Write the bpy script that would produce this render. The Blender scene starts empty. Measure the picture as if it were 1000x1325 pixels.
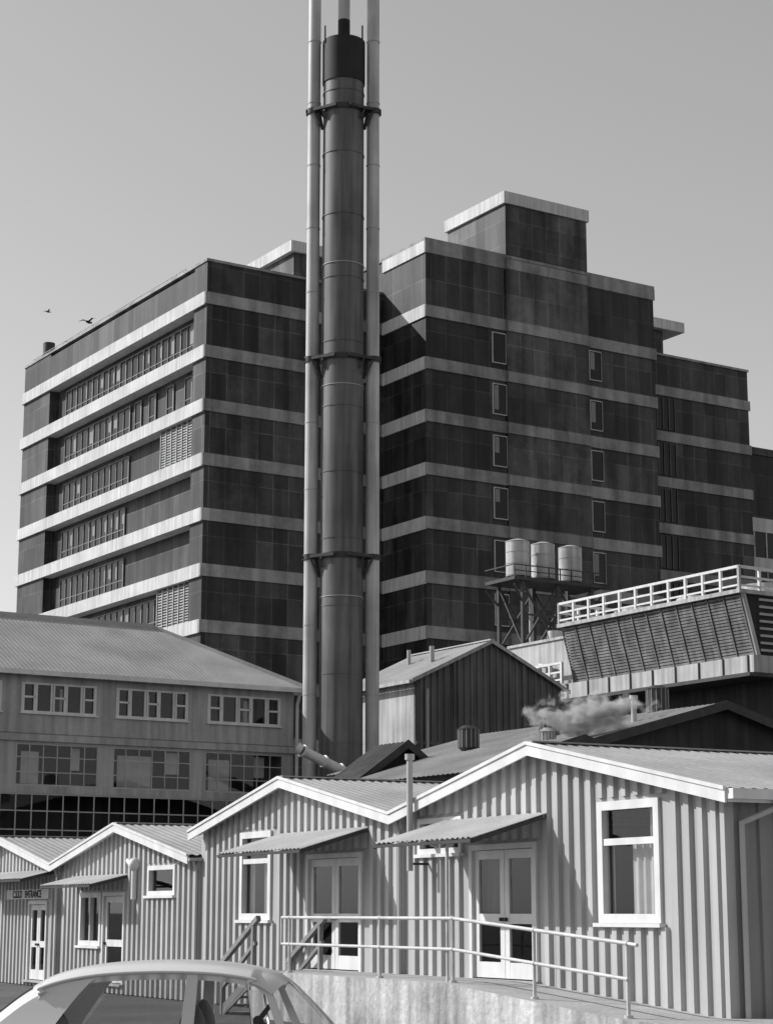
import bpy, math, random
from mathutils import Vector, Matrix
random.seed(7)
R=math.radians
scene=bpy.context.scene
scene.view_settings.view_transform='Standard'
scene.view_settings.look='None'
scene.view_settings.exposure=0
# ------------------------------------------------------------ materials
def nd(nt,t,**k):
    n=nt.nodes.new(t)
    for a,b in k.items(): setattr(n,a,b)
    return n
def mat(name,base,rough=.8,var=.12,scale=1.5,streak=0.,fine=0.,bump=0.,metal=0.,spec=.3):
    m=bpy.data.materials.new(name); m.use_nodes=True; nt=m.node_tree; L=nt.links
    p=nt.nodes['Principled BSDF']; p.inputs['Roughness'].default_value=rough
    p.inputs['Metallic'].default_value=metal
    p.inputs['Specular IOR Level'].default_value=spec
    tc=nd(nt,'ShaderNodeTexCoord')
    n=nd(nt,'ShaderNodeTexNoise'); n.inputs['Scale'].default_value=scale; n.inputs['Detail'].default_value=6
    L.new(tc.outputs['Object'],n.inputs['Vector'])
    def rng(src,v):
        r=nd(nt,'ShaderNodeMapRange'); r.inputs['From Min'].default_value=.3; r.inputs['From Max'].default_value=.7
        r.inputs['To Min'].default_value=1-v; r.inputs['To Max'].default_value=1+v
        L.new(src,r.inputs['Value']); return r.outputs[0]
    def mul(a,b):
        q=nd(nt,'ShaderNodeMath',operation='MULTIPLY')
        L.new(a,q.inputs[0])
        if isinstance(b,float): q.inputs[1].default_value=b
        else: L.new(b,q.inputs[1])
        return q.outputs[0]
    v=mul(rng(n.outputs['Fac'],var),float(base))
    if streak>0:
        mp=nd(nt,'ShaderNodeMapping'); mp.inputs['Scale'].default_value=(3.5,3.5,.22)
        L.new(tc.outputs['Object'],mp.inputs['Vector'])
        n2=nd(nt,'ShaderNodeTexNoise'); n2.inputs['Scale'].default_value=1.; n2.inputs['Detail'].default_value=4
        L.new(mp.outputs[0],n2.inputs['Vector']); v=mul(v,rng(n2.outputs['Fac'],streak))
    if fine>0 or bump>0:
        n3=nd(nt,'ShaderNodeTexNoise'); n3.inputs['Scale'].default_value=scale*14; n3.inputs['Detail'].default_value=5
        L.new(tc.outputs['Object'],n3.inputs['Vector'])
        if fine>0: v=mul(v,rng(n3.outputs['Fac'],fine))
        if bump>0:
            b=nd(nt,'ShaderNodeBump'); b.inputs['Strength'].default_value=bump; b.inputs['Distance'].default_value=.03
            L.new(n3.outputs['Fac'],b.inputs['Height']); L.new(b.outputs[0],p.inputs['Normal'])
    L.new(v,p.inputs['Base Color'])
    return m
def panelmat(name,c1,c2,mort,bw,rh,zoff=0.,uoff=0.,stk=.18,big=(.65,1.6),ms=.035):
    m=bpy.data.materials.new(name); m.use_nodes=True; nt=m.node_tree; L=nt.links
    p=nt.nodes['Principled BSDF']; p.inputs['Roughness'].default_value=.5; p.inputs['Specular IOR Level'].default_value=.3
    tc=nd(nt,'ShaderNodeTexCoord'); sx=nd(nt,'ShaderNodeSeparateXYZ'); L.new(tc.outputs['Object'],sx.inputs[0])
    ad=nd(nt,'ShaderNodeMath',operation='ADD'); L.new(sx.outputs[0],ad.inputs[0]); L.new(sx.outputs[1],ad.inputs[1])
    ad2=nd(nt,'ShaderNodeMath',operation='ADD'); L.new(ad.outputs[0],ad2.inputs[0]); ad2.inputs[1].default_value=500+uoff
    az=nd(nt,'ShaderNodeMath',operation='ADD'); L.new(sx.outputs[2],az.inputs[0]); az.inputs[1].default_value=zoff
    cx=nd(nt,'ShaderNodeCombineXYZ'); L.new(ad2.outputs[0],cx.inputs[0]); L.new(az.outputs[0],cx.inputs[1])
    def brick(bw_,rh_,a,b_,mo,ms):
        b=nd(nt,'ShaderNodeTexBrick'); b.offset=0; b.squash=1
        b.inputs['Scale'].default_value=1; b.inputs['Brick Width'].default_value=bw_; b.inputs['Row Height'].default_value=rh_
        b.inputs['Mortar Size'].default_value=ms; b.inputs['Mortar Smooth'].default_value=.2
        b.inputs['Color1'].default_value=(a,)*3+(1,); b.inputs['Color2'].default_value=(b_,)*3+(1,); b.inputs['Mortar'].default_value=(mo,)*3+(1,)
        L.new(cx.outputs[0],b.inputs['Vector']); return b
    b=brick(bw,rh,c1,c2,mort,ms)
    b2=brick(bw*3,rh*2,big[0],big[1],1.,.0)
    mp=nd(nt,'ShaderNodeMapping'); mp.inputs['Scale'].default_value=(.9,.9,.12); L.new(tc.outputs['Object'],mp.inputs[0])
    n=nd(nt,'ShaderNodeTexNoise'); n.inputs['Scale'].default_value=1.; n.inputs['Detail'].default_value=7; L.new(mp.outputs[0],n.inputs['Vector'])
    n2=nd(nt,'ShaderNodeTexNoise'); n2.inputs['Scale'].default_value=.45; n2.inputs['Detail'].default_value=12; n2.inputs['Roughness'].default_value=.85; L.new(tc.outputs['Object'],n2.inputs['Vector'])
    s=nd(nt,'ShaderNodeMath',operation='ADD'); L.new(n.outputs['Fac'],s.inputs[0]); L.new(n2.outputs['Fac'],s.inputs[1])
    r=nd(nt,'ShaderNodeMapRange'); r.inputs['From Min'].default_value=.82; r.inputs['From Max'].default_value=1.18
    r.inputs['To Min'].default_value=1-stk*1.6; r.inputs['To Max'].default_value=1+stk*1.6; L.new(s.outputs[0],r.inputs[0])
    mx=nd(nt,'ShaderNodeVectorMath',operation='SCALE'); L.new(b.outputs['Color'],mx.inputs[0]); L.new(r.outputs[0],mx.inputs['Scale'])
    mm=nd(nt,'ShaderNodeVectorMath',operation='MULTIPLY'); L.new(mx.outputs[0],mm.inputs[0]); L.new(b2.outputs['Color'],mm.inputs[1])
    L.new(mm.outputs[0],p.inputs['Base Color'])
    rr=nd(nt,'ShaderNodeMapRange'); rr.inputs['To Min'].default_value=.4; rr.inputs['To Max'].default_value=.8; L.new(n2.outputs['Fac'],rr.inputs[0]); L.new(rr.outputs[0],p.inputs['Roughness'])
    return m
def glassmat(name,tint=.7,add=.05):
    m=bpy.data.materials.new(name); m.use_nodes=True; nt=m.node_tree; L=nt.links
    nt.nodes.remove(nt.nodes['Principled BSDF']); out=nt.nodes['Material Output']
    t=nd(nt,'ShaderNodeBsdfTransparent'); t.inputs[0].default_value=(tint,)*3+(1,)
    g=nd(nt,'ShaderNodeBsdfGlossy'); g.inputs['Roughness'].default_value=.02
    ge=nd(nt,'ShaderNodeNewGeometry'); dt=nd(nt,'ShaderNodeVectorMath',operation='DOT_PRODUCT'); L.new(ge.outputs['Normal'],dt.inputs[0]); L.new(ge.outputs['Incoming'],dt.inputs[1])
    ab=nd(nt,'ShaderNodeMath',operation='ABSOLUTE'); L.new(dt.outputs['Value'],ab.inputs[0])
    su=nd(nt,'ShaderNodeMath',operation='SUBTRACT'); su.inputs[0].default_value=1; L.new(ab.outputs[0],su.inputs[1])
    po=nd(nt,'ShaderNodeMath',operation='POWER'); L.new(su.outputs[0],po.inputs[0]); po.inputs[1].default_value=5
    a=nd(nt,'ShaderNodeMath',operation='MULTIPLY_ADD'); L.new(po.outputs[0],a.inputs[0]); a.inputs[1].default_value=.94-add; a.inputs[2].default_value=.04+add
    x=nd(nt,'ShaderNodeMixShader'); L.new(a.outputs[0],x.inputs[0]); L.new(t.outputs[0],x.inputs[1]); L.new(g.outputs[0],x.inputs[2])
    L.new(x.outputs[0],out.inputs[0]); return m
M=dict(
 white=mat('white_paint',.60,.5,.08,2,streak=.08),
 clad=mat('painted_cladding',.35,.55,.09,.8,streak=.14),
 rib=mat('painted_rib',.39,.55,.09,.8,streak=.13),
 clad2=mat('painted_cladding_shade_side',.22,.6,.07,.8,streak=.1),  # darker copy of the cladding: side-wall shade put into the colour
 roof=mat('corrugated_iron',.32,.5,.18,.6,streak=.0,fine=.1),
 aw=mat('awning_iron',.48,.5,.15,1,fine=.08),
 roofd=mat('corrugated_iron_old',.22,.6,.25,.5,fine=.1),
 conc=mat('concrete_wall',.36,.9,.36,.9,streak=.40,fine=.14,bump=.6),
 deck=mat('concrete_path',.34,.9,.15,1.2,fine=.12,bump=.3),
 asph=mat('asphalt',.09,.95,.25,.4,fine=.25,bump=.4),
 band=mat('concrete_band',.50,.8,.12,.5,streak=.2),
 bandf=panelmat('concrete_band_shaded_weathered',.16,.26,.18,3.9,30,stk=.26,big=(.8,1.2)),  # weathered panels, darker than the lit band: front-face shade put into the colour
 hdark=panelmat('dark_wall_panels',.016,.042,.065,1.3,1.98,zoff=-45.6+3.96*20,stk=.40),
 hdark2=panelmat('dark_wall_panels_bay',.036,.07,.09,1.3,1.98,zoff=-45.6+3.96*20,stk=.42),
 dglass=mat('dark_glass',.010,.15,.3,.4,spec=.2),
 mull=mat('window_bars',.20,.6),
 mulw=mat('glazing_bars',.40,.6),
 louv=mat('louvre_metal',.36,.6,.08,2),
 dlouv=mat('weathered_slats',.17,.8,.3,1.5,streak=.3),
 steel=mat('galvanised_pipe',.36,.45,.12,1.2,streak=.1,metal=.0),
 rail=mat('galvanised_rail',.50,.4,.15,3,fine=.1),
 ste2=mat('flue_steel',.40,.5,.2,.5,streak=.28),
 stack=mat('stack_paint',.11,.55,.3,.35,streak=.45,spec=.3),
 black=mat('black_paint',.018,.7,.4,1),
 dsteel=mat('dark_steel',.04,.6,.3,2),
 render=mat('cement_render',.35,.9,.14,.35,streak=.24,fine=.05),
 darkw=mat('dark_masonry',.04,.9,.3,.6,streak=.3),
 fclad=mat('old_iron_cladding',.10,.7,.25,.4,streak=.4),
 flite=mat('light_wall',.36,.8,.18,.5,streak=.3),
 curt=mat('curtain_cloth',.50,.9,.1,3),
 inn=mat('interior_wall',.10,.9,.1),
 wood=mat('weathered_timber',.20,.85,.2,4,fine=.1),
 carp=mat('car_paint',.60,.22,.02,1,spec=.6),
 rubber=mat('rubber',.02,.8), chrome=mat('chrome',.6,.15,.02,metal=1.),
 seat=mat('seat_vinyl',.05,.5),
 glass=glassmat('window_glass',.85,.0), cglass=glassmat('car_glass',.8,.01),
)
# ------------------------------------------------------------ mesh builder
class MB:
    def __init__(s): s.v=[];s.f=[];s.m=[];s.mats=[];s.sm=[]
    def mi(s,k):
        if k not in s.mats: s.mats.append(k)
        return s.mats.index(k)
    def add(s,vs,fs,k,smooth=False):
        o=len(s.v); s.v+= [tuple(v) for v in vs]; i=s.mi(k)
        for f in fs: s.f.append(tuple(o+a for a in f)); s.m.append(i); s.sm.append(smooth)
    def box(s,x0,x1,y0,y1,z0,z1,k):
        if x0>x1:x0,x1=x1,x0
        if y0>y1:y0,y1=y1,y0
        s.add([(x0,y0,z0),(x1,y0,z0),(x1,y1,z0),(x0,y1,z0),(x0,y0,z1),(x1,y0,z1),(x1,y1,z1),(x0,y1,z1)],
          [(3,2,1,0),(4,5,6,7),(0,1,5,4),(1,2,6,5),(2,3,7,6),(3,0,4,7)],k)
    def hexa(s,p,k): s.add(p,[(3,2,1,0),(4,5,6,7),(0,1,5,4),(1,2,6,5),(2,3,7,6),(3,0,4,7)],k)
    def cyl(s,p,q,r0,r1,k,n=16,cap=True):
        p=Vector(p);q=Vector(q);d=(q-p).normalized()
        a=d.orthogonal().normalized(); b=d.cross(a)
        vs=[];
        for c,r in((p,r0),(q,r1)):
            for i in range(n):
                t=2*math.pi*i/n; vs.append(c+(a*math.cos(t)+b*math.sin(t))*r)
        s.add(vs,[(i,(i+1)%n,n+(i+1)%n,n+i) for i in range(n)],k,True)
        if cap:
            s.add(vs[:n],[tuple(range(n))[::-1]],k); s.add(vs[n:],[tuple(range(n))],k)
    def tube(s,pts,r,k,n=10):
        for a,b in zip(pts[:-1],pts[1:]): s.cyl(a,b,r,r,k,n)
        for a in pts[1:-1]: s.ball(a,r,k)
    def ball(s,c,r,k,sc=(1,1,1),nu=10,nv=6):
        vs=[];
        for j in range(nv+1):
            ph=math.pi*j/nv
            for i in range(nu):
                t=2*math.pi*i/nu; vs.append((c[0]+r*sc[0]*math.sin(ph)*math.cos(t),c[1]+r*sc[1]*math.sin(ph)*math.sin(t),c[2]+r*sc[2]*math.cos(ph)))
        s.add(vs,[(j*nu+i,(j+1)*nu+i,(j+1)*nu+(i+1)%nu,j*nu+(i+1)%nu) for j in range(nv) for i in range(nu)],k,True)
    def beam(s,p,q,w,k):
        p=Vector(p);q=Vector(q);d=(q-p).normalized();a=d.cross(Vector((0,0,1)))
        if a.length<.01:a=Vector((1,0,0))
        a.normalize();b=a.cross(d); a*=w/2;b*=w/2
        s.hexa([p-a-b,p+a-b,p+a+b,p-a+b,q-a-b,q+a-b,q+a+b,q-a+b],k)
    def corr(s,r0,r1,e0,e1,pitch,amp,k):
        r0,r1,e0,e1=map(Vector,(r0,r1,e0,e1)); Ln=max((r1-r0).length,(e1-e0).length); n=max(2,int(Ln/pitch*4))
        vs=[]
        for i in range(n+1):
            t=i/n; o=[0,1,1,0][i%4]*amp; u=Vector((0,0,o))
            vs+= [r0.lerp(r1,t)+u, e0.lerp(e1,t)+u]
        s.add(vs,[(2*i,2*i+1,2*i+3,2*i+2) for i in range(n)],k)
    def fbox(s,F,a0,a1,d0,d1,z0,z1,k):
        ax,c=F
        if k=='glass':
            if ax=='X': s.add([(c-d0,a0,z0),(c-d0,a0,z1),(c-d0,a1,z1),(c-d0,a1,z0)],[(0,1,2,3)],k)
            else: s.add([(a0,c-d0,z0),(a1,c-d0,z0),(a1,c-d0,z1),(a0,c-d0,z1)],[(0,1,2,3)],k)
            return
        if ax=='X': s.box(c-d1,c-d0,a0,a1,z0,z1,k)
        else: s.box(a0,a1,c-d1,c-d0,z0,z1,k)
    def fpr(s,F,a0,a1,d0,d1,b0,b1,t0,t1,k):
        ax,c=F
        if ax=='X': P=lambda a,d,z:(c-d,a,z)
        else: P=lambda a,d,z:(a,c-d,z)
        s.hexa([P(a0,d0,b0),P(a1,d0,b1),P(a1,d1,b1),P(a0,d1,b0),P(a0,d0,t0),P(a1,d0,t1),P(a1,d1,t1),P(a0,d1,t0)],k)
    def wall(s,F,a0,a1,z0,top,ops,k,kr,pitch=.3,rw=.1,rd=.045,th=.1,brk=[]):
        bs=sorted(set([a0,a1]+[b for b in brk if a0<b<a1]+[o[0] for o in ops]+[o[1] for o in ops]))
        def gaps(p,q,pad):
            cur=z0;res=[]
            for o in sorted([o for o in ops if o[0]-pad<q-1e-6 and o[1]+pad>p+1e-6],key=lambda o:o[2]):
                if o[2]-pad>cur+.01: res.append((cur,o[2]-pad))
                cur=o[3]+pad
            res.append((cur,None)); return res
        for p,q in zip(bs[:-1],bs[1:]):
            for lo,hi in gaps(p,q,0):
                t0,t1=(top(p),top(q)) if hi is None else (hi,hi)
                if min(t0,t1)>lo: s.fpr(F,p,q,-th,0,lo,lo,t0,t1,k)
        if pitch:
            a=a0+pitch*.5
            while a<a1-rw:
                for lo,hi in gaps(a-rw/2,a+rw/2,.06):
                    t0,t1=(top(a-rw/2),top(a+rw/2)) if hi is None else (hi,hi)
                    if min(t0,t1)>lo: 
                        ax,c=F
                        P=(lambda a_,d,z:(c-d,a_,z)) if ax=='X' else (lambda a_,d,z:(a_,c-d,z))
                        l,r=a-rw/2,a+rw/2; e=rw*.15; tl=lo
                        vs=[P(l-e,-.005,tl),P(l,rd,tl),P(r,rd,tl),P(r+e,-.005,tl),P(l-e,-.005,t0),P(l,rd,t0),P(r,rd,t1),P(r+e,-.005,t1)]
                        s.add(vs,[(0,1,5,4),(1,2,6,5),(2,3,7,6),(0,3,2,1),(4,5,6,7)],kr)
                a+=pitch
    def obj(s,name,parent=None):
        me=bpy.data.meshes.new(name); me.from_pydata(s.v,[],s.f)
        for k in s.mats: me.materials.append(M[k])
        me.polygons.foreach_set('material_index',s.m); me.polygons.foreach_set('use_smooth',s.sm); me.update()
        o=bpy.data.objects.new(name,me); scene.collection.objects.link(o)
        if parent: o.parent=parent
        return o
def root(name,loc=(0,0,0),rz=0):
    o=bpy.data.objects.new(name,None); scene.collection.objects.link(o); o.location=loc; o.rotation_euler=(0,0,R(rz)); o.empty_display_size=.3; return o
def window(m,F,a0,a1,z0,z1,vs=(),hs=(),fr=.09,bar=.05,out=.05,fk='white',gk='glass',sill=True,gd=-.05):
    m.fbox(F,a0,a0+fr,-.08,out,z0,z1,fk); m.fbox(F,a1-fr,a1,-.08,out,z0,z1,fk)
    m.fbox(F,a0+fr,a1-fr,-.08,out,z1-fr,z1,fk); m.fbox(F,a0+fr,a1-fr,-.08,out,z0,z0+fr,fk)
    for v in vs: m.fbox(F,v-bar/2,v+bar/2,-.07,out-.015,z0+fr,z1-fr,fk)
    for h in hs: m.fbox(F,a0+fr,a1-fr,-.065,out-.02,h-bar/2,h+bar/2,fk)
    m.fbox(F,a0+fr*.6,a1-fr*.6,gd,gd+.006,z0+fr*.6,z1-fr*.6,gk)
    if sill: m.fbox(F,a0-.06,a1+.06,-.02,out+.07,z0-.06,z0-.003,fk)
def curtain(m,F,a0,a1,z0,z1,d=-.2,k='curt'):
    n=int((a1-a0)/.03)+2; ax,c=F; vs=[]
    for i in range(n+1):
        a=a0+(a1-a0)*i/n; dd=d+.035*math.sin(i*.9+.6*math.sin(i*.37))
        for z in(z0,z1): vs.append((c-dd,a,z) if ax=='X' else (a,c-dd,z))
    m.add(vs,[(2*i,2*i+2,2*i+3,2*i+1) for i in range(n)],k,True)
def ddoor(m,F,a0,a1,z0,z1,mid,fk='white',leaves=2):
    fr=.09
    m.fbox(F,a0,a0+fr,-.09,.05,z0,z1,fk); m.fbox(F,a1-fr,a1,-.09,.05,z0,z1,fk); m.fbox(F,a0+fr,a1-fr,-.09,.05,z1-fr,z1,fk)
    w=(a1-a0-2*fr)/leaves
    for i in range(leaves):
        l=a0+fr+i*w+.008; r=l+w-.016; st=.13
        m.fbox(F,l,l+st,-.06,-.01,z0+.02,z1-fr-.01,fk); m.fbox(F,r-st,r,-.06,-.01,z0+.02,z1-fr-.01,fk)
        for (b,t) in((z0+.02,z0+.27),(mid,mid+.16),(z1-fr-.15,z1-fr-.01)): m.fbox(F,l+st,r-st,-.058,-.012,b,t,fk)
        m.fbox(F,l+st*.7,r-st*.7,-.038,-.032,z0+.1,z1-fr-.05,'glass')
        h=r-.06 if i==0 else l+.06
        m.fbox(F,h-.02,h+.02,-.01,.05,mid+.04,mid+.1,'dsteel')
    m.fbox(F,a0-.05,a1+.05,-.1,.14,z0-.05,z0-.002,'deck')
# ------------------------------------------------------------ ground
g=MB(); 
g.add([(-3000,-400,0),(3000,-400,0),(3000,5000,0),(-3000,5000,0)],[(0,1,2,3)],'asph'); g.obj('ground')
# ------------------------------------------------------------ huts
HO=(4.678,27.25,0); HR=28.25; W=9.2
def hut(i,z0,eave,ridge,ops,length=12.,right_side=False):
    r=root('prefabricated_hut',HO,HR); s0=i*W; s1=s0+W; sm=s0+W/2; sl=(ridge-eave)/(W/2)
    top=lambda a: ridge-abs(a-sm)*sl-.03
    F=('X',0)
    m=MB(); m.wall(F,s0+.1,s1,z0,top,ops,'clad','rib',.305,.12,.06,brk=[sm])
    m.box(-.06,.1,s0-.0,s0+.1,z0,eave-.02,'rib')
    m.box(.1,length,s1-.1,s1-.02,z0,eave-.03,'inn')
    m.box(length-.1,length,s0+.11,s1-.11,z0,eave-.03,'inn')
    m.box(.1,length,s0+.11,s1-.11,z0+.2,z0+.3,'inn')
    m.obj('walls',r)
    m=MB()
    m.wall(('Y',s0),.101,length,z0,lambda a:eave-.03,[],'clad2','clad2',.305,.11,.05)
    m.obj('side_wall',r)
    m=MB(); ov=.3; xo=-ov
    er=s0-(.38 if right_side else 0); ze=ridge-(sm-er)*sl
    m.corr((xo,sm,ridge+.02),(length,sm,ridge+.02),(xo,er,ze+.02),(length,er,ze+.02),.2,.02,'roof')
    m.corr((xo,sm,ridge+.02),(length,sm,ridge+.02),(xo,s1,eave+.02),(length,s1,eave+.02),.2,.02,'roof')
    m.box(xo,length,sm-.12,sm+.12,ridge+.035,ridge+.06,'roof')
    m.obj('roof',r)
    m=MB(); # barge boards
    for (a,b,za,zb) in((er,sm,ze,ridge),(sm,s1,ridge,eave)):
        m.fpr(F,a,b,ov,ov+.035,za-.17,zb-.17,za+.045,zb+.045,'white')
        m.fpr(F,a,b,ov+.035,ov+.06,za-.0,zb-.0,za+.055,zb+.055,'white')
        m.fpr(F,a,b,.055,ov-.003,za-.06,zb-.06,za-.04,zb-.04,'white')
    if right_side:
        m.box(-ov+.01,length,er-.13,er-.01,ze-.12,ze-.11,'white'); m.box(-ov+.01,length,er-.14,er-.13,ze-.12,ze+.02,'white')
        m.box(-ov+.01,length,er-.01,er,ze-.16,ze+.01,'white'); m.box(-ov,-ov+.01,er-.14,er,ze-.12,ze+.02,'white')
        m.tube([(.5,er-.07,ze-.12),(.5,er-.07,ze-.22),(.16,-.1,ze-.42),(.16,-.1,z0)],.04,'rib')
    else:
        m.box(-ov-.02,length,s0-.1,s0+.1,eave-.1,eave-.04,'steel')
        m.tube([(-.2,s0,eave-.1),(-.1,s0+.02,eave-.3),(-.1,s0+.02,z0)],.035,'rib')
    m.obj('barge_boards',r)
    return r
def awning(r,a0,a1,zw,zo,dp):
    m=MB(); m.corr((-.06,a0,zw),(-.06,a1,zw),(-dp,a0,zo),(-dp,a1,zo),.16,.022,'aw')
    for a in(a0+.03,a1-.03): m.beam((-.06,a,zw-.05),(-dp+.02,a,zo-.05),.06,'dsteel')
    m.beam((-dp+.02,a0,zo-.04),(-dp+.02,a1,zo-.04),.05,'dsteel'); m.beam((-.1,a0,zw-.05),(-.1,a1,zw-.05),.06,'wood')
    n=int((a1-a0)/.9)
    for i in range(1,n): 
        a=a0+(a1-a0)*i/n; m.beam((-.06,a,zw-.045),(-dp+.02,a,zo-.045),.04,'wood')
    return m.obj('awning',r)
F=('X',0)
# hut 0 (nearest)
opsA=[(1.54,3.10,1.75,3.53),(4.83,6.90,.84,3.0),(7.15,8.66,2.89,3.5)]
r=hut(0,.3,3.6,4.5,opsA,right_side=True)
m=MB(); window(m,F,1.54,3.10,1.75,3.53,hs=(2.93,),fr=.13,bar=.1); curtain(m,F,1.75,2.55,1.8,2.95); curtain(m,F,3.0,3.4,1.8,2.95)
curtain(m,F,1.68,2.1,2.98,3.45,d=-.25)
window(m,F,7.15,8.66,2.89,3.5,vs=(7.9,)); ddoor(m,F,4.83,6.90,.84,3.0,1.72); curtain(m,F,6.2,7.1,1.9,2.85,k='inn'); m.obj('joinery',r)
awning(r,4.47,7.7,3.43,3.02,1.45)
m=MB(); m.cyl((-.42,8.25,2.6),(-.42,8.25,4.5),.055,.055,'steel'); m.cyl((-.42,8.25,4.5),(-.42,8.25,4.6),.085,.085,'steel')
m.box(-.45,.02,8.23,8.27,3.2,3.24,'dsteel'); m.box(-.45,.02,8.23,8.27,2.7,2.74,'dsteel'); m.obj('flue_pipe',r)
# hut 1
opsB=[(10.78,13.11,.84,3.0),(14.74,16.26,1.75,3.53)]
r=hut(1,.02,3.6,4.5,opsB)
m=MB(); window(m,F,14.74,16.26,1.75,3.53,hs=(2.93,),fr=.13,bar=.1); curtain(m,F,16.0,16.7,1.8,2.95); curtain(m,F,15.1,15.5,1.8,2.95)
ddoor(m,F,10.78,13.11,.84,3.0,1.72); m.obj('joinery',r)
awning(r,10.48,14.2,3.43,3.02,1.45)
# hut 2
opsC=[(19.8,21.47,2.28,2.95),(22.9,24.4,.24,2.38),(24.5,26.05,1.1,2.38)]
r=hut(2,.02,3.1,3.95,opsC)
m=MB(); window(m,F,19.8,21.47,2.28,2.95,fr=.1); window(m,F,24.5,26.05,1.1,2.38,fr=.12,vs=(25.3,)); ddoor(m,F,22.9,24.4,.24,2.38,1.1,leaves=1)
m.tube([(-.12,22.1,2.2),(-.12,22.1,2.9),(-.12,22.5,3.1)],.07,'white'); m.ball((-.12,22.1,3.0),.16,'white'); m.obj('joinery',r)
awning(r,22.7,26.3,2.78,2.55,1.)
# hut 3
opsD=[(28.55,30.1,.15,2.2),(33,35,1.1,2.3)]
r=hut(3,.02,3.1,3.95,opsD)
m=MB(); ddoor(m,F,28.55,30.1,.15,2.2,1.0); window(m,F,33,35,1.1,2.3,vs=(34,)); m.obj('joinery',r)
awning(r,27.9,33,2.98,2.75,1.)
m=MB(); m.box(-.08,-.02,28.35,31.9,2.25,2.5,'white'); sb=m.obj('sign_board',r)
cu=bpy.data.curves.new('entrance_lettering','FONT'); cu.body='C.S.S.D   ENTRANCE'; cu.size=.27; cu.align_x='CENTER'; cu.align_y='CENTER'; cu.extrude=.004; cu.offset=.004
to=bpy.data.objects.new('sign_lettering',cu); scene.collection.objects.link(to); to.parent=r
to.location=(-.086,30.12,2.37); to.rotation_euler=(R(90),0,R(-90)); cu.materials.append(M['black'])
# ------------------------------------------------------------ terrace / ramp
r=root('concrete_ramp',HO,HR); m=MB(); xs=-1.55
def seg(a,b,za,zb,x0,x1,k,k2):
    m.add([(x0,a,za),(x1,a,za),(x1,b,zb),(x0,b,zb)],[(0,1,2,3)],k)
    m.add([(x0,a,-.1),(x0,a,za),(x0,b,zb),(x0,b,-.1)],[(0,1,2,3)],k2)
seg(-16,.3,.5,.5,xs,14,'deck','conc'); seg(.3,5.2,.5,.84,xs,.0,'deck','conc'); seg(5.2,12.3,.84,.84,xs,.0,'deck','conc')
m.add([(xs,12.3,-.1),(0,12.3,-.1),(0,12.3,.84),(xs,12.3,.84)],[(0,1,2,3)],'conc')
m.add([(xs,-16,-.1),(14,-16,-.1),(14,-16,.5),(xs,-16,.5)],[(0,1,2,3)],'conc')
m.obj('ramp_slab',r)
m=MB()
for k in range(5): m.box(-1.45,-.1,12.3+k*.28,12.3+k*.28+.3,.84-.16*(k+1)-.04,.84-.16*(k+1),'wood')
for x in(-1.5,-.12): 
    m.beam((x,12.3,.72),(x,13.75,-.02),.05,'wood'); m.hexa([(x-.02,12.3,.6),(x+.02,12.3,.6),(x+.02,13.7,-.05),(x-.02,13.7,-.05),(x-.02,12.3,.86),(x+.02,12.3,.86),(x+.02,13.8,.12),(x-.02,13.8,.12)],'wood')
    m.beam((x,12.1,1.8),(x,13.75,.95),.09,'wood'); m.beam((x,13.7,0),(x,13.7,1.0),.08,'wood'); m.beam((x,12.3,.7),(x,12.3,1.75),.08,'wood'); m.beam((x,12.2,1.35),(x,13.7,.5),.07,'wood')
m.obj('timber_steps',r)
r=root('handrail',HO,HR); m=MB(); x=-1.35
P=[(.53,.52),(2.86,.68),(5.2,.84),(7.6,.84),(11.07,.84)]
for s,z in P:
    m.cyl((x,s,z-.02),(x,s,z+.98),.028,.028,'rail'); m.cyl((x,s,z-.02),(x,s,z+.03),.06,.06,'rail')
    for h in(.5,.97): m.ball((x,s,z+h),.042,'rail')
m.tube([(x,.53,1.49),(x,5.2,1.81),(x,11.4,1.81)],.028,'rail')
m.tube([(x,.53,1.02),(x,5.2,1.34),(x,11.4,1.34)],.026,'rail')
m.cyl((x,11.4,1.34),(x,11.4,1.81),.026,.026,'rail')
m.tube([(x,.53,1.49),(x,.3,1.47)],.026,'rail')
m.obj('rails',r)
m=MB(); m.cyl((-1.3,5.45,.84),(-1.3,5.45,3.05),.028,.028,'rail'); m.obj('awning_post',r)
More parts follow.
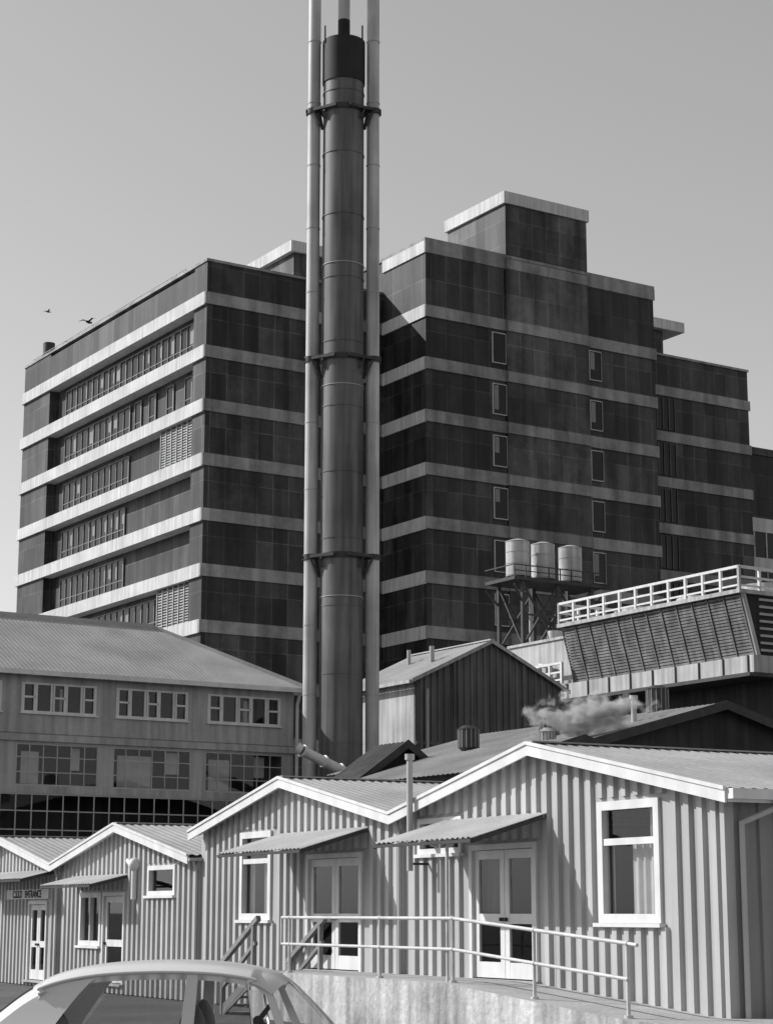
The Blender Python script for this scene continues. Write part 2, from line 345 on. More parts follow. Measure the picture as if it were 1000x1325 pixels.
# ------------------------------------------------------------ hospital
Z0=45.6; FH=3.96
H=root('hospital_building',(2.87,138,0),32.5)
Zs=[Z0-FH*k for k in range(12)]
m=MB()
m.box(-14.1,6,5.9,39.9,-1,47.9,'hdark'); m.box(-14.9,-14.1,5.9,7.9,-1,47.9,'hdark'); m.box(-14.9,-14.1,34.3,39.9,-1,47.9,'hdark')
m.box(-14.9,-14.1,7.9,34.3,45.5,47.6,'hdark')
m.box(-14.98,6,5.82,40,47.9,48.1,'bandf')
for z in Zs:
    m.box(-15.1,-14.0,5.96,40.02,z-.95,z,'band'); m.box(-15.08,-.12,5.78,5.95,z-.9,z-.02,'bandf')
m.obj('left_wing',H)
m=MB(); FX=('X',-14.1)
def ribbon(w0,w1,i,h0=.35,h1=2.55,st=1.05):
    z=Zs[i+1]; a0,a1=5.9+w0,5.9+w1
    m.fbox(FX,a0,a1,.01,.06,z+h0,z+h1,'dglass')
    n=max(1,int((a1-a0)/st)); 
    for k in range(n+1):
        a=a0+(a1-a0)*k/n; b=.07 if k%3 else .14; m.fbox(FX,a-b/2,a+b/2,.06,.13,z+h0,z+h1,'mull')
        if k<n and random.random()<.3: m.fbox(FX,a+.1,a+.3+random.random()*.5,.061,.065,z+h0+.7+random.random()*.5,z+h1,'mull')
    m.fbox(FX,a0,a1,.062,.12,z+h0-.1,z+h0,'mull'); m.fbox(FX,a0,a1,.062,.12,z+h1,z+h1+.08,'mull'); m.fbox(FX,a0,a1,.062,.1,z+h0+.55,z+h0+.61,'mull')
def louvre(w0,w1,i):
    z=Zs[i+1]; a0,a1=5.9+w0,5.9+w1
    m.fbox(FX,a0,a1,.0,.5,z+.02,z+2.95,'dlouv')
    n=14
    for k in range(n):
        zz=z+.1+k*(2.8/n); m.fpr(FX,a0,a1,.5,.62,zz,zz,zz+.09,zz+.09,'louv')
    for k in range(7): a=a0+(a1-a0)*k/6; m.fbox(FX,a-.05,a+.05,.5,.68,z+.02,z+2.97,'louv')
ribbon(2.3,26.5,0); ribbon(14,26.5,1); 
for w in(3.5,6.5,9.5,12): ribbon(w,w+1.1,1)
ribbon(14,26.5,2); ribbon(14.5,26.5,3); ribbon(14.5,26.5,4); ribbon(7.8,26.5,5); ribbon(7.8,26.5,6)
louvre(2.1,7.3,2); louvre(2.1,7.3,5)
m.obj('left_wing_windows',H)
m=MB()
m.box(0,21.7,0,24,-1,50.5,'hdark'); m.box(7.2,15,-.15,0,-1,50.4,'hdark2'); m.box(12,39.1,8.1,30,-1,48.2,'hdark')
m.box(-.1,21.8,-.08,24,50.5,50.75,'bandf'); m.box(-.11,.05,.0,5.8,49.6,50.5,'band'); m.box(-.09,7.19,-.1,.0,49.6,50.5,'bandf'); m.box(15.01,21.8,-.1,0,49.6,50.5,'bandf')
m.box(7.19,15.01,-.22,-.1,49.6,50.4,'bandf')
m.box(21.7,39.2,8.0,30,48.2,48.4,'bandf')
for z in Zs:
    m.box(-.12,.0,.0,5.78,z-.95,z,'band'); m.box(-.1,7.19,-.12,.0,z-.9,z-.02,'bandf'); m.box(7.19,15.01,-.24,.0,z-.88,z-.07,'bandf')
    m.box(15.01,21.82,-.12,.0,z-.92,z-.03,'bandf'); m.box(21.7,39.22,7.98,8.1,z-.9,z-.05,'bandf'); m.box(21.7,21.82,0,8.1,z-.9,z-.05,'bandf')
m.obj('centre_block',H)
m=MB(); FY=('Y',0)
for i in range(0,9):
    z=Zs[i+1]
    for a0,a1 in((5.95,7.1),(15.1,16.2)):
        m.fbox(FY,a0,a1,.0,.05,z+.5,z+2.75,'dglass'); 
        if random.random()<.6: m.fbox(FY,a0+.1,a0+.5,.05,.055,z+.8+random.random(),z+2.7,'mull')
        for (p,q,u,v) in((a0-.07,a0,z+.43,z+2.82),(a1,a1+.07,z+.43,z+2.82),(a0,a1,z+.43,z+.5),(a0,a1,z+2.75,z+2.82)): m.fbox(FY,p,q,.0,.12,u,v,'mull' if p>=a1 else 'mulw')  # lit left edge put into the colour: right jamb gets darker bars
    m.fbox(('Y',8.1),28.6,30.6,0,.06,z+.1,z+2.9,'dglass')
    for k in range(4): m.fbox(('Y',8.1),28.6+k*.65,28.68+k*.65,.06,.14,z+.1,z+2.9,'fclad')
m.obj('front_windows',H)
m=MB()
m.box(7.2,15,-.14,7.6,50.76,54.8,'hdark2'); m.box(7.0,15.15,-.3,7.8,54.8,55.75,'band')
m.box(-3.0,.3,14.3,21.2,47.9,53.2,'hdark2'); m.box(-3.4,.5,14,21.5,53.2,54.1,'band')
m.box(27,33.5,12.6,19.4,48.3,52.2,'hdark2'); m.box(26,35.5,12,20,52.2,53.1,'band')
m.obj('roof_plant_rooms',H)
m=MB()
m.cyl((-9,11,48.1),(-9,11,48.9),1.3,1.3,'steel',24); m.ball((-9,11,48.9),1.3,'steel',(1,1,.3),20)
m.cyl((-14,37,48),(-14,37,49.6),.5,.5,'dsteel'); m.cyl((-13.4,34.5,48),(-13.4,34.5,49.2),.35,.35,'steel')
m.tube([(-14.6,10,48.5),(-14.6,39,48.5)],.03,'steel')
for k in range(20): m.cyl((-14.6,10+k*1.5,48.0),(-14.6,10+k*1.5,48.5),.025,.025,'steel',6)
m.obj('roof_vents',H)
# distant block at right
D=root('distant_ward_block',(33.6,177,0),32.5); m=MB()
m.box(0,30,0,15,-1,43.5,'hdark'); m.box(-.1,30.1,-.1,15,43.5,44.2,'hdark2')
for k in range(8):
    z=37.5-k*3.7; m.box(-.1,30.1,-.15,0,z-1.3,z,'band'); m.box(0,30,-.05,0,z-3.7,z-1.3,'dglass')
    for j in range(20): m.box(j*1.5,j*1.5+.12,-.12,-.05,z-3.7,z-1.3,'band')
m.obj('block',D)
# ------------------------------------------------------------ boiler chimney
C=root('boiler_chimney',(-1.95,84,0)); m=MB()
m.cyl((0,0,0),(0,0,38.95),.94,.92,'stack',40); m.cyl((0,0,38.95),(0,0,41),.97,.97,'black',40)
for k in range(13): 
    z=3+k*2.95; m.cyl((0,0,z),(0,0,z+.05),.95,.95,'stack',40)
for z in(15.2,24.6,30.2): 
    m.cyl((0,0,z),(0,0,z+.035),.956,.956,'steel',40)
m.cyl((0,0,41),(0,0,42.1),.28,.28,'black',20); m.cyl((0,0,42.1),(0,0,52),.275,.275,'ste2',20)
m.obj('main_stack',C)
m=MB()
for sx in(-1,1):
    x=sx*1.34; m.cyl((x,0,0),(x,0,52),.30,.28,'ste2',24)
    for k in range(17): m.cyl((x,0,2+k*3),(x,0,2.05+k*3),.308,.308,'steel',24)
m.obj('flues',C)
m=MB()
for z in(37.6,25.9,17.0):
    for x,rr in((0,1.0),(-1.34,.36),(1.34,.36)): m.cyl((x,0,z-.12),(x,0,z+.12),rr,rr,'dsteel',32)
    for a,b in(((-1.34,-.36),(-.3,-1.0)),((1.34,-.36),(.3,-1.0)),((-1.65,-.2),(-1.65,.2)),((1.65,-.2),(1.65,.2))): m.beam((a[0],a[1],z),(b[0],b[1],z),.13,'dsteel')
    for sx in(-1,1):
        m.beam((sx*1.1,-.3,z-.1),(sx*.95,-.2,z-.9),.1,'dsteel'); m.beam((sx*1.0,-.6,z),(sx*.8,-.6,z-.5),.08,'dsteel')
        m.beam((sx*1.34,-.4,z-.1),(sx*1.05,-.35,z-.7),.08,'dsteel')
for sx in(-1,1): m.tube([(sx*.85,-.5,40.8),(sx*.85,-.55,41.6)],.04,'dsteel')
m.obj('clamps',C)
m=MB(); a=Vector((-1.5,-3.2,8.4)); b=Vector((.9,-1.6,7.3)); m.cyl(a,b,.21,.21,'white',20)
for t in(.0,.35,.62): p=a.lerp(b,t); q=a.lerp(b,t+.035); m.cyl(p,q,.27,.27,'white',20)
m.cyl(a,a+Vector((-.22,.0,.12)),.21,.25,'white',20); m.obj('inlet_duct',C)
# ------------------------------------------------------------ left service building
E=root('workshop_building',(-4.06,86,0),32.5); m=MB(); FY=('Y',0)
ops=[]; wins=[(-4.23,-.67),(-8.48,-5.16),(-12.66,-9.37),(-16.8,-13.5)]
for a0,a1 in wins: ops.append((a0,a1,9.83,11.05))
for a0,a1 in((-4.3,-.5),(-8.55,-4.95),(-12.8,-9.2),(-17,-13.45)): ops.append((a0,a1,6.9,8.6))
ops.append((-29,-.5,2.,6.6))
m.wall(FY,-30,0,0,lambda a:11.7,ops,'render','render',0,th=.2)
m.box(-.2,0,.2,13,0,11.7,'render'); m.box(-30,-.2,2.5,2.6,0,11.6,'darkw'); m.box(-30,0,12.8,13,0,11.7,'render'); m.box(-30,-.2,.2,2.5,6.6,6.8,'darkw'); m.box(-30,-.2,.2,2.5,8.9,9.1,'darkw')
m.box(-30,.1,-.12,0,8.68,8.95,'render'); m.box(-30,.05,-.06,0,9.0,9.05,'render') 
m.obj('walls',E)
m=MB()
for a0,a1 in wins:
    n=5; vs=[a0+(a1-a0)*k/n for k in range(1,n)]
    window(m,FY,a0,a1,9.83,11.05,vs=vs,fr=.08,bar=.09,out=.03,gk='glass'); 
    for k in(0,2,4):
        l=a0+(a1-a0)*k/n; rr=l+(a1-a0)/n
        m.fbox(FY,l+.08,rr-.04,-.03,.04,10.42,10.5,'white'); m.fbox(FY,l+.06,l+.13,-.03,.04,9.9,11.0,'white'); m.fbox(FY,rr-.13,rr-.05,-.03,.04,9.9,11.0,'white')
    m.fbox(FY,a0+1.2+random.random(),a0+1.6+random.random()*.8,-.5,-.45,9.9,10.9,'curt')
for a0,a1 in((-4.3,-.5),(-8.55,-4.95),(-12.8,-9.2),(-17,-13.45)):
    n=6; window(m,FY,a0,a1,6.9,8.6,vs=[a0+(a1-a0)*k/n for k in range(1,n)],hs=(7.45,8.05),fr=.06,bar=.04,out=-.02,fk='mulw',sill=False)
    m.fbox(FY,a0+.4,a0+1.0+random.random(),-.5,-.45,7.0,8.3,'curt'); m.fbox(FY,a0+2.6,a0+2.9+random.random()*.5,-.5,-.45,7.6,8.5,'curt')
n=42
window(m,FY,-29,-.5,2.,6.6,vs=[-29+28.5*k/n for k in range(1,n)],hs=(2.9,3.65,4.4,5.15,5.9),fr=.06,bar=.05,out=-.02,fk='mulw',sill=False)
m.obj('windows',E)
m=MB(); ez=11.7; rz=14.65; ed=(rz-ez)/6*.5
m.corr((-30,6,rz),(-4,6,rz),(-30,-.5,ez-ed),(-4,-.5,ez-ed),.2,.012,'roof')
m.corr((-4,6,rz),(.5,-.5,ez-ed),(-4,-.5,ez-ed),(.5,-.5,ez-ed),.2,.012,'roof')
m.add([(-4,6,rz),(.5,-.5,ez-ed),(.5,13,ez-ed)],[(0,1,2)],'roof'); m.add([(-30,6,rz),(-30,13,ez),(.5,13,ez-ed),(-4,6,rz)],[(0,1,2,3)],'roof')
m.box(-30,.52,-.62,-.5,ez-ed-.16,ez-ed+.04,'white'); m.box(-30,.4,-.5,0,ez-ed-.1,ez-ed-.05,'render')
m.beam((-4,6,rz+.04),(.5,-.5,ez-ed+.06),.16,'roof'); m.beam((-30,6,rz+.04),(-4,6,rz+.04),.2,'roof')
m.cyl((.12,-.35,ez-ed-.1),(.12,-.1,10.8),.07,.07,'white'); m.cyl((.12,-.1,10.8),(.12,-.1,2),.07,.07,'white')
m.obj('roof',E)
# ------------------------------------------------------------ gabled boiler house
r=root('boiler_house',(1.34,92,0),32.5); m=MB(); Wf=8.6; Df=6.8
top=lambda a: 14.75-abs(a-Wf/2)*.47-.03
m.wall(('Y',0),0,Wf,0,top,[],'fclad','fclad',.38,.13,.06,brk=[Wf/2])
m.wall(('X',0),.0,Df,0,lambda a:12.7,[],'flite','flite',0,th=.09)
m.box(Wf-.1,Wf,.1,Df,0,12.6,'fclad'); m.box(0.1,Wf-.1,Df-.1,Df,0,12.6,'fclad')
for a in(.2,2.1,6.2): m.box(a,a+.16,-.13,-.05,5,top(a)-.1,'fclad')
m.box(0,Wf,-.1,-.04,9.6,9.75,'fclad')
m.obj('walls',r); m=MB()
m.corr((Wf/2,-.25,14.75),(Wf/2,Df+.2,14.75),(-.35,-.25,12.57),(-.35,Df+.2,12.57),.3,.03,'roof')
m.corr((Wf/2,-.25,14.75),(Wf/2,Df+.2,14.75),(Wf+.35,-.25,12.57),(Wf+.35,Df+.2,12.57),.3,.03,'roof')
for(a,b)in((-.37,Wf/2),(Wf/2,Wf+.37)):
    za=14.75-abs(a-Wf/2)*.47; zb=14.75-abs(b-Wf/2)*.47
    m.fpr(('Y',0),a,b,.25,.29,za-.12,zb-.12,za+.07,zb+.07,'flite')
m.box(-.5,-.36,-.25,Df,12.42,12.58,'flite'); m.box(Wf/2-.12,Wf/2+.12,-.25,Df,14.78,14.84,'roof')
m.cyl((Wf/2-2,2,13.6),(Wf/2-2,2,14.6),.12,.12,'steel'); m.cyl((2.6,4.5,13.6),(2.6,4.5,14.7),.1,.1,'steel')
m.tube([(.5,-.3,9),(.5,-.3,12.2)],.07,'steel')
m.obj('roof',r)
# ------------------------------------------------------------ cooling tower
G=root('cooling_tower',(18.2,96,0),32.5); m=MB(); Lg=14.3
m.box(1.2,9,0,Lg+.1,0,13.3,'darkw'); m.box(-.6,9,-.4,Lg+.4,13.4,14.25,'flite')  # recessed base wall: shadow below the band put into its dark colour
for k in range(9): m.box(-.66,-.6,k*1.8-.05,k*1.8+.02,13.4,14.25,'darkw')
m.box(-.9,1.2,-.4,Lg+6,13.2,13.38,'dsteel')
m.box(0,8,Lg+.4,Lg+6.3,0,16.9,'flite'); m.box(-.1,8.1,Lg+.35,Lg+6.4,16.9,17.05,'flite')
m.obj('plinth',G); m=MB()
def lx(z): return -.15-(z-14.3)/(17.3-14.3)*.85
m.hexa([(lx(14.26)+.14,0,14.26),(7,0,14.26),(7,Lg,14.26),(lx(14.26)+.14,Lg,14.26),(lx(17.3)+.14,0,17.3),(7,0,17.3),(7,Lg,17.3),(lx(17.3)+.14,Lg,17.3)],'black')
ns=19
for k in range(ns):
    z=14.33+k*(2.95/ns); x=lx(z)
    m.hexa([(x,-.05,z),(x+.12,-.05,z+.02),(x+.12,Lg+.05,z+.02),(x,Lg+.05,z),(x-.03,-.05,z+.115),(x+.1,-.05,z+.13),(x+.1,Lg+.05,z+.13),(x-.03,Lg+.05,z+.115)],'dlouv')
for k in range(13):
    y=Lg*k/12; m.beam((lx(14.3)-.03,y,14.3),(lx(17.3)-.03,y,17.3),.05,'dlouv')
for k in range(8):
    z=14.5+k*.36; m.box(.2,7,-.1,-.02,z,z+.12,'louv')
m.hexa([(lx(14.26),-.16,14.26),(lx(14.26)+.25,-.16,14.26),(lx(14.26)+.25,-.02,14.26),(lx(14.26),-.02,14.26),(lx(17.3),-.16,17.3),(lx(17.3)+.25,-.16,17.3),(lx(17.3)+.25,-.02,17.3),(lx(17.3),-.02,17.3)],'flite')
m.box(-1.2,7.2,-.2,Lg+.2,17.3,17.5,'flite')
m.obj('louvred_casing',G); m=MB()
def rail(p,q,n):
    p=Vector(p);q=Vector(q)
    for k in range(n+1):
        c=p.lerp(q,k/n); m.beam(c,c+Vector((0,0,1.15)),.14,'white')
    for h,w in((1.12,.13),(.62,.1),(.2,.09)): m.beam(p+Vector((0,0,h)),q+Vector((0,0,h)),w,'white')
rail((-1.1,-.1,17.5),(-1.1,Lg+.1,17.5),11); rail((-1.1,-.1,17.5),(7,-.1,17.5),6); rail((-1.1,Lg+.1,17.5),(7,Lg+.1,17.5),6)
for k in range(3): m.cyl((3.2,2.4+k*4.7,17.5),(3.2,2.4+k*4.7,18.3),1.7,1.6,'flite',28)
rail((-.75,Lg+.4,14.3),(-.75,Lg+5.8,14.3),5)
m.tube([(-.3,Lg+2,13.4),(-.3,Lg+2,15.4),(-.3,Lg+3,15.6),(-.3,Lg+3,13.4)],.12,'steel')
m.obj('guard_rail',G)
# ------------------------------------------------------------ tank stand
T=root('water_tank_tower',(9.65,118,0),32.5); m=MB()
m.box(-3.5,4.5,-2.4,4,0,17.2,'flite'); m.obj('plant_building',T); m=MB()
m.box(-3.4,3.4,-1.5,1.5,21.3,21.5,'dsteel')
for x in(-2.6,0,2.6):
    for y in(-1.2,1.2): m.beam((x,y,17.2),(x,y,21.3),.2,'dsteel')
for y in(-1.2,1.2):
    for a,b in((-2.6,0),(0,2.6)): m.beam((a,y,17.4),(b,y,21.2),.11,'dsteel'); m.beam((b,y,17.4),(a,y,21.2),.11,'dsteel')
    m.beam((-2.6,y,19.3),(2.6,y,19.3),.12,'dsteel')
    m.beam((-3.4,y*1.2,21.0),(-2.6,y,20.0),.1,'dsteel'); m.beam((3.4,y*1.2,21.0),(2.6,y,20.0),.1,'dsteel')
for x in(-2.6,2.6): m.beam((x,-1.2,17.4),(x,1.2,21.2),.11,'dsteel')
for x in[-3.4+.85*k for k in range(9)]: m.beam((x,-1.5,21.5),(x,-1.5,22.2),.06,'dsteel')
m.beam((-3.4,-1.5,22.2),(3.4,-1.5,22.2),.06,'dsteel'); m.beam((-3.4,-1.5,21.85),(3.4,-1.5,21.85),.05,'dsteel')
m.beam((-3.4,-1.5,22.2),(-3.4,1.5,22.2),.06,'dsteel')
m.tube([(-1.5,-.5,21),(-1.5,-.5,17)],.12,'steel'); m.tube([(.9,-.9,21),(.9,-.9,17)],.09,'steel')
m.cyl((-.8,-1.9,17.2),(-.8,-1.9,18.3),.45,.45,'ste2',20)
m.obj('steel_stand',T); m=MB()
for x in(-2.05,-.15,1.95):
    m.cyl((x,0,21.75),(x,0,23.9),.72,.72,'ste2',28); m.cyl((x,0,23.9),(x,0,24.05),.74,.3,'ste2',28)
    for z in(21.8,22.5,23.2,23.85): m.cyl((x,0,z),(x,0,z+.05),.74,.74,'steel',28)
    m.box(x-.6,x+.6,-.6,.6,21.5,21.74,'dsteel')
m.obj('tanks',T)
# ------------------------------------------------------------ low roofs behind huts
def shed(name,loc,wd,dp,ez,rz,wk,rk,fas):
    r=root(name,loc,32.5); m=MB(); tp=lambda a: rz-abs(a-wd/2)*(rz-ez)/(wd/2)-.03
    m.wall(('Y',0),0,wd,0,tp,[],wk,wk,0,th=.1,brk=[wd/2]); m.box(0,.1,.1,dp,0,ez,wk); m.box(wd-.1,wd,.1,dp,0,ez,wk); m.box(.1,wd-.1,dp-.1,dp,0,ez,wk)
    sl=(rz-ez)/(wd/2); o=.4
    for sg in(-1,1):
        xe=wd/2+sg*(wd/2+o); ze=rz-(wd/2+o)*sl
        m.corr((wd/2,-.4,rz),(wd/2,dp,rz),(xe,-.4,ze),(xe,dp,ze),.25,.02,rk)
        a,b=(xe,wd/2) if sg<0 else (wd/2,xe); za,zb=(ze,rz) if sg<0 else(rz,ze)
        m.fpr(('Y',0),a,b,.4,.45,za-.22,zb-.22,za+.06,zb+.06,fas)
    m.obj('shell',r); return r
s1=shed('laundry_shed',(5.2,58.5,0),12.4,13,6.7,8.35,'darkw','roofd','dsteel')
s2=shed('boiler_annex',(2.6,56.0,0),7,7,5.9,6.95,'darkw','roofd','dsteel')
s3=shed('store_shed',(-.75,63,0),2.9,1.6,6.3,7.3,'darkw','darkw','dsteel')
def turb(name,x,y,z,k='dsteel',rr=.32,h=1.):
    r=root(name,(x,y,z)); m=MB(); m.cyl((0,0,0),(0,0,h*.45),rr*.6,rr*.6,'steel',16); m.cyl((0,0,h*.45),(0,0,h*.55),rr*.6,rr,k,20); m.cyl((0,0,h*.55),(0,0,h),rr,rr,k,20); m.cyl((0,0,h),(0,0,h+.12),rr*1.1,rr*.5,k,20)
    for i in range(14):
        t=i*2*math.pi/14; m.cyl((rr*math.cos(t),rr*math.sin(t),h*.55),(rr*math.cos(t),rr*math.sin(t),h),.02,.02,'mull',6)
    m.obj('cowl',r)
turb('roof_ventilator',2.6,62.5,6.3,h=1.3,rr=.33); turb('roof_ventilator',5.3,64,6.9,h=1.2,rr=.34); turb('roof_ventilator',7.2,66.5,7.2,'steel',.3,.9)
turb('roof_ventilator',8.9,64.5,7.4,h=1.7,rr=.36); turb('roof_ventilator',4.9,60,6.5,'flite',.25,.8)
r=root('vent_pipe',(7.8,62,6.8)); m=MB(); m.cyl((0,0,0),(0,0,1.8),.09,.09,'ste2'); m.cyl((0,0,1.7),(0,0,1.82),.14,.14,'ste2'); m.obj('pipe',r)
# steam
sm=bpy.data.materials.new('steam'); sm.use_nodes=True; nt=sm.node_tree; nt.nodes.remove(nt.nodes['Principled BSDF']); L=nt.links
vol=nd(nt,'ShaderNodeVolumePrincipled'); vol.inputs['Color'].default_value=(1,1,1,1); vol.inputs['Anisotropy'].default_value=.1
tc=nd(nt,'ShaderNodeTexCoord'); ln=nd(nt,'ShaderNodeVectorMath',operation='LENGTH'); L.new(tc.outputs['Object'],ln.inputs[0])
mpp=nd(nt,'ShaderNodeMapping'); mpp.inputs['Scale'].default_value=(2.4,1.0,1.3); L.new(tc.outputs['Object'],mpp.inputs[0])
no=nd(nt,'ShaderNodeTexNoise'); no.inputs['Scale'].default_value=1.5; no.inputs['Detail'].default_value=7; no.inputs['Roughness'].default_value=.62; no.inputs['Distortion'].default_value=.3; L.new(mpp.outputs[0],no.inputs['Vector'])
a=nd(nt,'ShaderNodeMapRange'); a.inputs['From Min'].default_value=.2; a.inputs['From Max'].default_value=1; a.inputs['To Min'].default_value=.09; a.inputs['To Max'].default_value=-.2; L.new(ln.outputs['Value'],a.inputs[0])
b=nd(nt,'ShaderNodeMath',operation='ADD'); L.new(a.outputs[0],b.inputs[0]); L.new(no.outputs['Fac'],b.inputs[1])
c=nd(nt,'ShaderNodeMapRange'); c.inputs['From Min'].default_value=.45; c.inputs['From Max'].default_value=.65; c.inputs['To Min'].default_value=0; c.inputs['To Max'].default_value=6; L.new(b.outputs[0],c.inputs[0]); L.new(c.outputs[0],vol.inputs['Density'])
L.new(vol.outputs[0],nt.nodes['Material Output'].inputs['Volume']); M['steam']=sm
m=MB(); m.ball((0,0,0),1,'steam',nu=24,nv=14); so=m.obj('steam_plume'); so.location=(6.1,60,7.75); so.scale=(2.4,1.0,1.1); so.rotation_euler=(0,R(-4),0)
# ------------------------------------------------------------ car
K=root('parked_car',(-1.5,16.3,0),-1.5)
def cr(P,n=6):
    out=[]
    for i in range(len(P)-1):
        p0=P[max(i-1,0)];p1=P[i];p2=P[i+1];p3=P[min(i+2,len(P)-1)]
        for j in range(n):
            t=j/n; out.append(tuple(.5*((2*b)+(-a+c)*t+(2*a-5*b+4*c-d)*t*t+(-a+3*b-3*c+d)*t**3) for a,b,c,d in zip(p0,p1,p2,p3)))
    out.append(tuple(P[-1])); return out
m=MB() # body: x, halfwidth, zbottom, ztop
st=cr([(-2.45,.55,.45,.80),(-2.4,.70,.38,.90),(-2.1,.79,.30,.97),(-1.7,.82,.27,1.0),(-.8,.83,.25,.99),(0,.83,.24,.985),(.9,.83,.25,.98),(1.3,.82,.26,.985),(1.8,.80,.28,.96),(2.15,.77,.32,.92),(2.25,.68,.38,.85),(2.3,.5,.45,.75)],4)
N=32; vs=[]
for x,w,zb,zt in st:
    zc=(zb+zt)/2;h=(zt-zb)/2
    for i in range(N):
        t=2*math.pi*i/N; c,s_=math.cos(t),math.sin(t)
        yy=w*math.copysign(abs(c)**.5,c); zz=h*math.copysign(abs(s_)**.5,s_)
        if zz>0: yy*=1-.09*(zz/h)**2
        vs.append((x,yy,zc+zz))
fs=[(i*N+j,i*N+(j+1)%N,(i+1)*N+(j+1)%N,(i+1)*N+j) for i in range(len(st)-1) for j in range(N)]
fs+= [tuple(range(N)),tuple((len(st)-1)*N+j for j in range(N))[::-1]]
m.add(vs,fs,'carp',True); m.obj('body',K)
# greenhouse profile: x, z centre, half width
prof=cr([(1.14,.96,.70),(.92,1.19,.66),(.70,1.385,.61),(.50,1.465,.60),(.15,1.515,.60),(-.3,1.525,.60),(-.75,1.50,.60),(-1.1,1.43,.60),(-1.35,1.31,.61),(-1.58,1.14,.63),(-1.8,.97,.66)],6)
m=MB(); NV=20; vs=[]
for x,z,hw in prof:
    for j in range(NV+1):
        v=-1+2*j/NV; vs.append((x-(.10*v*v if x>.5 else 0)+(.08*v*v if x<-1.2 else 0)*1., hw*v, z-.055*abs(v)**2.2-.035*abs(v)**8))
paint=[];gl=[]
n=len(prof)
for i in range(n-1):
    for j in range(NV):
        f=(i*(NV+1)+j,i*(NV+1)+j+1,(i+1)*(NV+1)+j+1,(i+1)*(NV+1)+j)
        if (1<=i<11) or (47<=i<57 and 3<=j<NV-3): gl.append(f)
        else: paint.append(f)
m.add(vs,paint,'carp',True); m.add(vs,gl,'cglass',True)
ro=m.obj('roof_panel',K); 
def ed(i,sg):  # roof edge vertex
    x,z,hw=prof[i]; return Vector((x-(.10 if x>.5 else 0)+(.08 if x<-1.2 else 0),sg*hw,z-.09))
m=MB()
for sg in(-1,1):
    yb=.735*sg; belt=.955
    E0=[ed(i,sg) for i in range(n)]
    # drip rail
    m.tube([e+Vector((0,sg*.008,.01)) for e in E0[11:47]],.014,'carp',8)
    def topx(x):
        best=min(range(12,n),key=lambda i:abs(E0[i].x-x)); return E0[best]
    def strip(P,Q,k='carp',off=0.):
        o=Vector((0,sg*off,0)); 
        vs=[]; 
        for p,q in zip(P,Q): vs+= [p+o,q+o]
        m.add(vs,[(2*i,2*i+1,2*i+3,2*i+2) for i in range(len(P)-1)],k,True)
    xs_=[.60-.05*i for i in range(37)]  # .60 .. -1.2
    T_=[topx(x) for x in xs_]
    def dn(p,f): return p.lerp(Vector((p.x,yb,belt)),f)
    strip(T_,[dn(p,.10) for p in T_])
    for xt,xb,wt,wb in((.61,.74,.055,.07),(-.02,-.02,.085,.10)):
        a=topx(xt); P=[a+Vector((wt/2,0,0)),Vector((xb+wb/2,yb,belt))]; Q=[a-Vector((wt/2,0,0)),Vector((xb-wb/2,yb,belt))]
        strip(P,Q,off=.004); strip([p+Vector((0,-sg*.04,0)) for p in P],[p+Vector((0,-sg*.04,0)) for p in Q])
        strip([P[0],P[1]],[P[0]+Vector((0,-sg*.04,0)),P[1]+Vector((0,-sg*.04,0))]); strip([Q[0],Q[1]],[Q[0]+Vector((0,-sg*.04,0)),Q[1]+Vector((0,-sg*.04,0))])
    # wrap-round windscreen side
    tp_=topx(.61)+Vector((.02,0,0)); bp_=Vector((.77,yb,belt))
    Pw=[E0[i] for i in range(0,11)]; Qw=[bp_.lerp(tp_,i/10) for i in range(0,11)]
    strip(Pw,Qw,'cglass')
    # C pillar panel
    P=[ed(i,sg) for i in range(40,n)]; k=len(P)
    Qz=[]
    for i in range(k):
        t=i/(k-1); zz=1.40*(1-t)+belt*t; yy=sg*(.61+.125*((1.42-zz)/.47)); Qz.append(Vector((-.74-.36*t**.8,yy,zz)))
    strip(P,Qz)
    m.beam((.50,yb*.985,belt),(.44,sg*.625,1.37),.014,'chrome')
    m.beam((-1.1,yb*1.005,belt+.005),(1.1,yb*1.005,belt+.005),.03,'chrome')
    g0=[dn(topx(x),.06) for x in(.58,.03)]; m.add([g0[0],g0[1],Vector((.03,yb*.99,belt)),Vector((.72,yb*.99,belt))],[(0,1,2,3)],'cglass')
    g1=[dn(topx(x),.06) for x in(-.07,-.76)]; m.add([g1[0],g1[1],Vector((-1.08,yb*.99,belt)),Vector((-.07,yb*.99,belt))],[(0,1,2,3)],'cglass')
    for xx in(.0,-.95): m.cyl((xx+.15,sg*.835,.83),(xx+.0,sg*.835,.83),.014,.014,'chrome',8)
    for xw in(-1.45,1.45):
        m.cyl((xw,sg*.84,.33),(xw,sg*.60,.33),.40,.40,'black',28)
        m.cyl((xw,sg*.845,.31),(xw,sg*.62,.31),.31,.31,'rubber',28); m.cyl((xw,sg*.855,.31),(xw,sg*.80,.31),.19,.19,'chrome',24); m.ball((xw,sg*.85,.31),.09,'chrome',(1,.3,1))
    m.ball((2.22,sg*.56,.70),.10,'chrome',(.4,1,1)); m.ball((2.25,sg*.56,.70),.085,'glass',(.4,1,1)); m.ball((-2.4,sg*.6,.72),.07,'dsteel',(.4,.7,1.3))
for xb in(2.34,-2.48): m.tube([(xb-.25*math.copysign(1,xb),-.8,.45),(xb,-.7,.45),(xb,.7,.45),(xb-.25*math.copysign(1,xb),.8,.45)],.05,'chrome')
m.box(2.27,2.31,-.4,.4,.5,.68,'dsteel')
m.obj('trim',K)
m=MB()
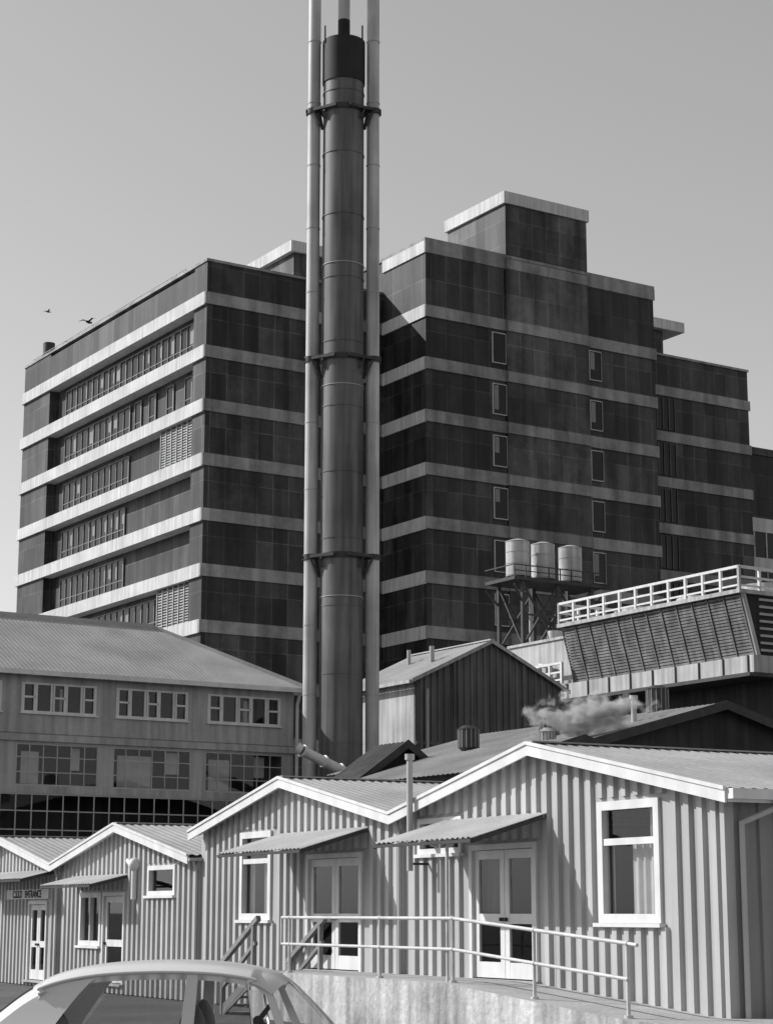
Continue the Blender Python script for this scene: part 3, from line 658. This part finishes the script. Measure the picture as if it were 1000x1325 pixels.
def cushion(x0,x1,y0,y1,z0,z1): 
    m.ball(((x0+x1)/2,(y0+y1)/2,(z0+z1)/2),1,'seat',((x1-x0)/2*1.15,(y1-y0)/2*1.1,(z1-z0)/2*1.15),16,10)
for y0,y1 in((-.62,-.05),(.05,.62)): cushion(-.12,.08,y0,y1,.6,1.16)
cushion(-1.35,-1.1,-.62,.62,.6,1.12)
m.box(.85,1.12,-.66,.66,.85,.985,'seat')
c0=Vector((.50,-.34,1.06)); ax=Vector((-.8,0,.6)).normalized(); u=Vector((0,1,0)); v=ax.cross(u)
pts=[c0+(u*math.cos(t)+v*math.sin(t))*.205 for t in [2*math.pi*i/28 for i in range(29)]]
m.tube(pts,.013,'black',8); m.beam(pts[0],pts[14],.025,'black'); m.beam(c0,pts[21],.022,'black'); m.cyl(c0,c0-ax*.4,.025,.03,'black',10); m.ball(c0,.045,'black')
m.box(.55,.57,-.12,.12,1.30,1.36,'black')
m.obj('interior',K)
# birds
def bird(loc,s,rz):
    r=root('flying_bird',loc,rz); m=MB(); m.ball((0,0,0),.12*s,'black',(2.2,.8,.8)); m.ball((.3*s,0,.03*s),.07*s,'black',(1.2,1,1))
    for sg in(-1,1): m.add([(.1*s,0,0),(-.12*s,0,0),(-.1*s,sg*.35*s,.22*s),(.08*s,sg*.35*s,.22*s),(-.15*s,sg*.8*s,.1*s)],[(0,1,2,3),(3,2,4)],'black')
    m.add([(-.2*s,-.03*s,0),(-.2*s,.03*s,0),(-.45*s,.1*s,0),(-.45*s,-.1*s,0)],[(0,1,2,3)],'black'); m.obj('body',r)
bird((-13.9,88,28.9),.7,60); bird((-15.8,88,29.4),.4,40)
# ------------------------------------------------------------ light
S=Vector((-.804,.209,.556)).normalized()
sd=bpy.data.lights.new('sun','SUN'); sd.energy=5.0; sd.angle=R(.5); sd.color=(1,1,1)
so=bpy.data.objects.new('sun',sd); scene.collection.objects.link(so); so.rotation_euler=S.to_track_quat('Z','Y').to_euler(); so.location=(-40,10,60)
w=bpy.data.worlds.new('World'); scene.world=w; w.use_nodes=True; nt=w.node_tree; bg=nt.nodes['Background']
sk=nt.nodes.new('ShaderNodeTexSky'); sk.sky_type='NISHITA'; sk.sun_disc=False; sk.sun_elevation=math.asin(S.z); sk.sun_rotation=math.atan2(S.x,S.y)%(2*math.pi)
bw=nt.nodes.new('ShaderNodeRGBToBW'); nt.links.new(sk.outputs[0],bw.inputs[0])
pw=nd(nt,'ShaderNodeMath',operation='POWER'); pw.inputs[1].default_value=.8; nt.links.new(bw.outputs[0],pw.inputs[0])
mu=nd(nt,'ShaderNodeMath',operation='MULTIPLY'); mu.inputs[1].default_value=1.5; nt.links.new(pw.outputs[0],mu.inputs[0])
nt.links.new(mu.outputs[0],bg.inputs['Color']); bg.inputs['Strength'].default_value=.15
# ------------------------------------------------------------ camera
cd=bpy.data.cameras.new('camera'); cd.sensor_fit='VERTICAL'; cd.sensor_height=24; cd.lens=24*2540/1325; cd.clip_end=8000; cd.clip_start=.1
co=bpy.data.objects.new('camera',cd); scene.collection.objects.link(co); co.location=(0,0,1.9); co.rotation_euler=(R(90+11.53),0,0); scene.camera=co
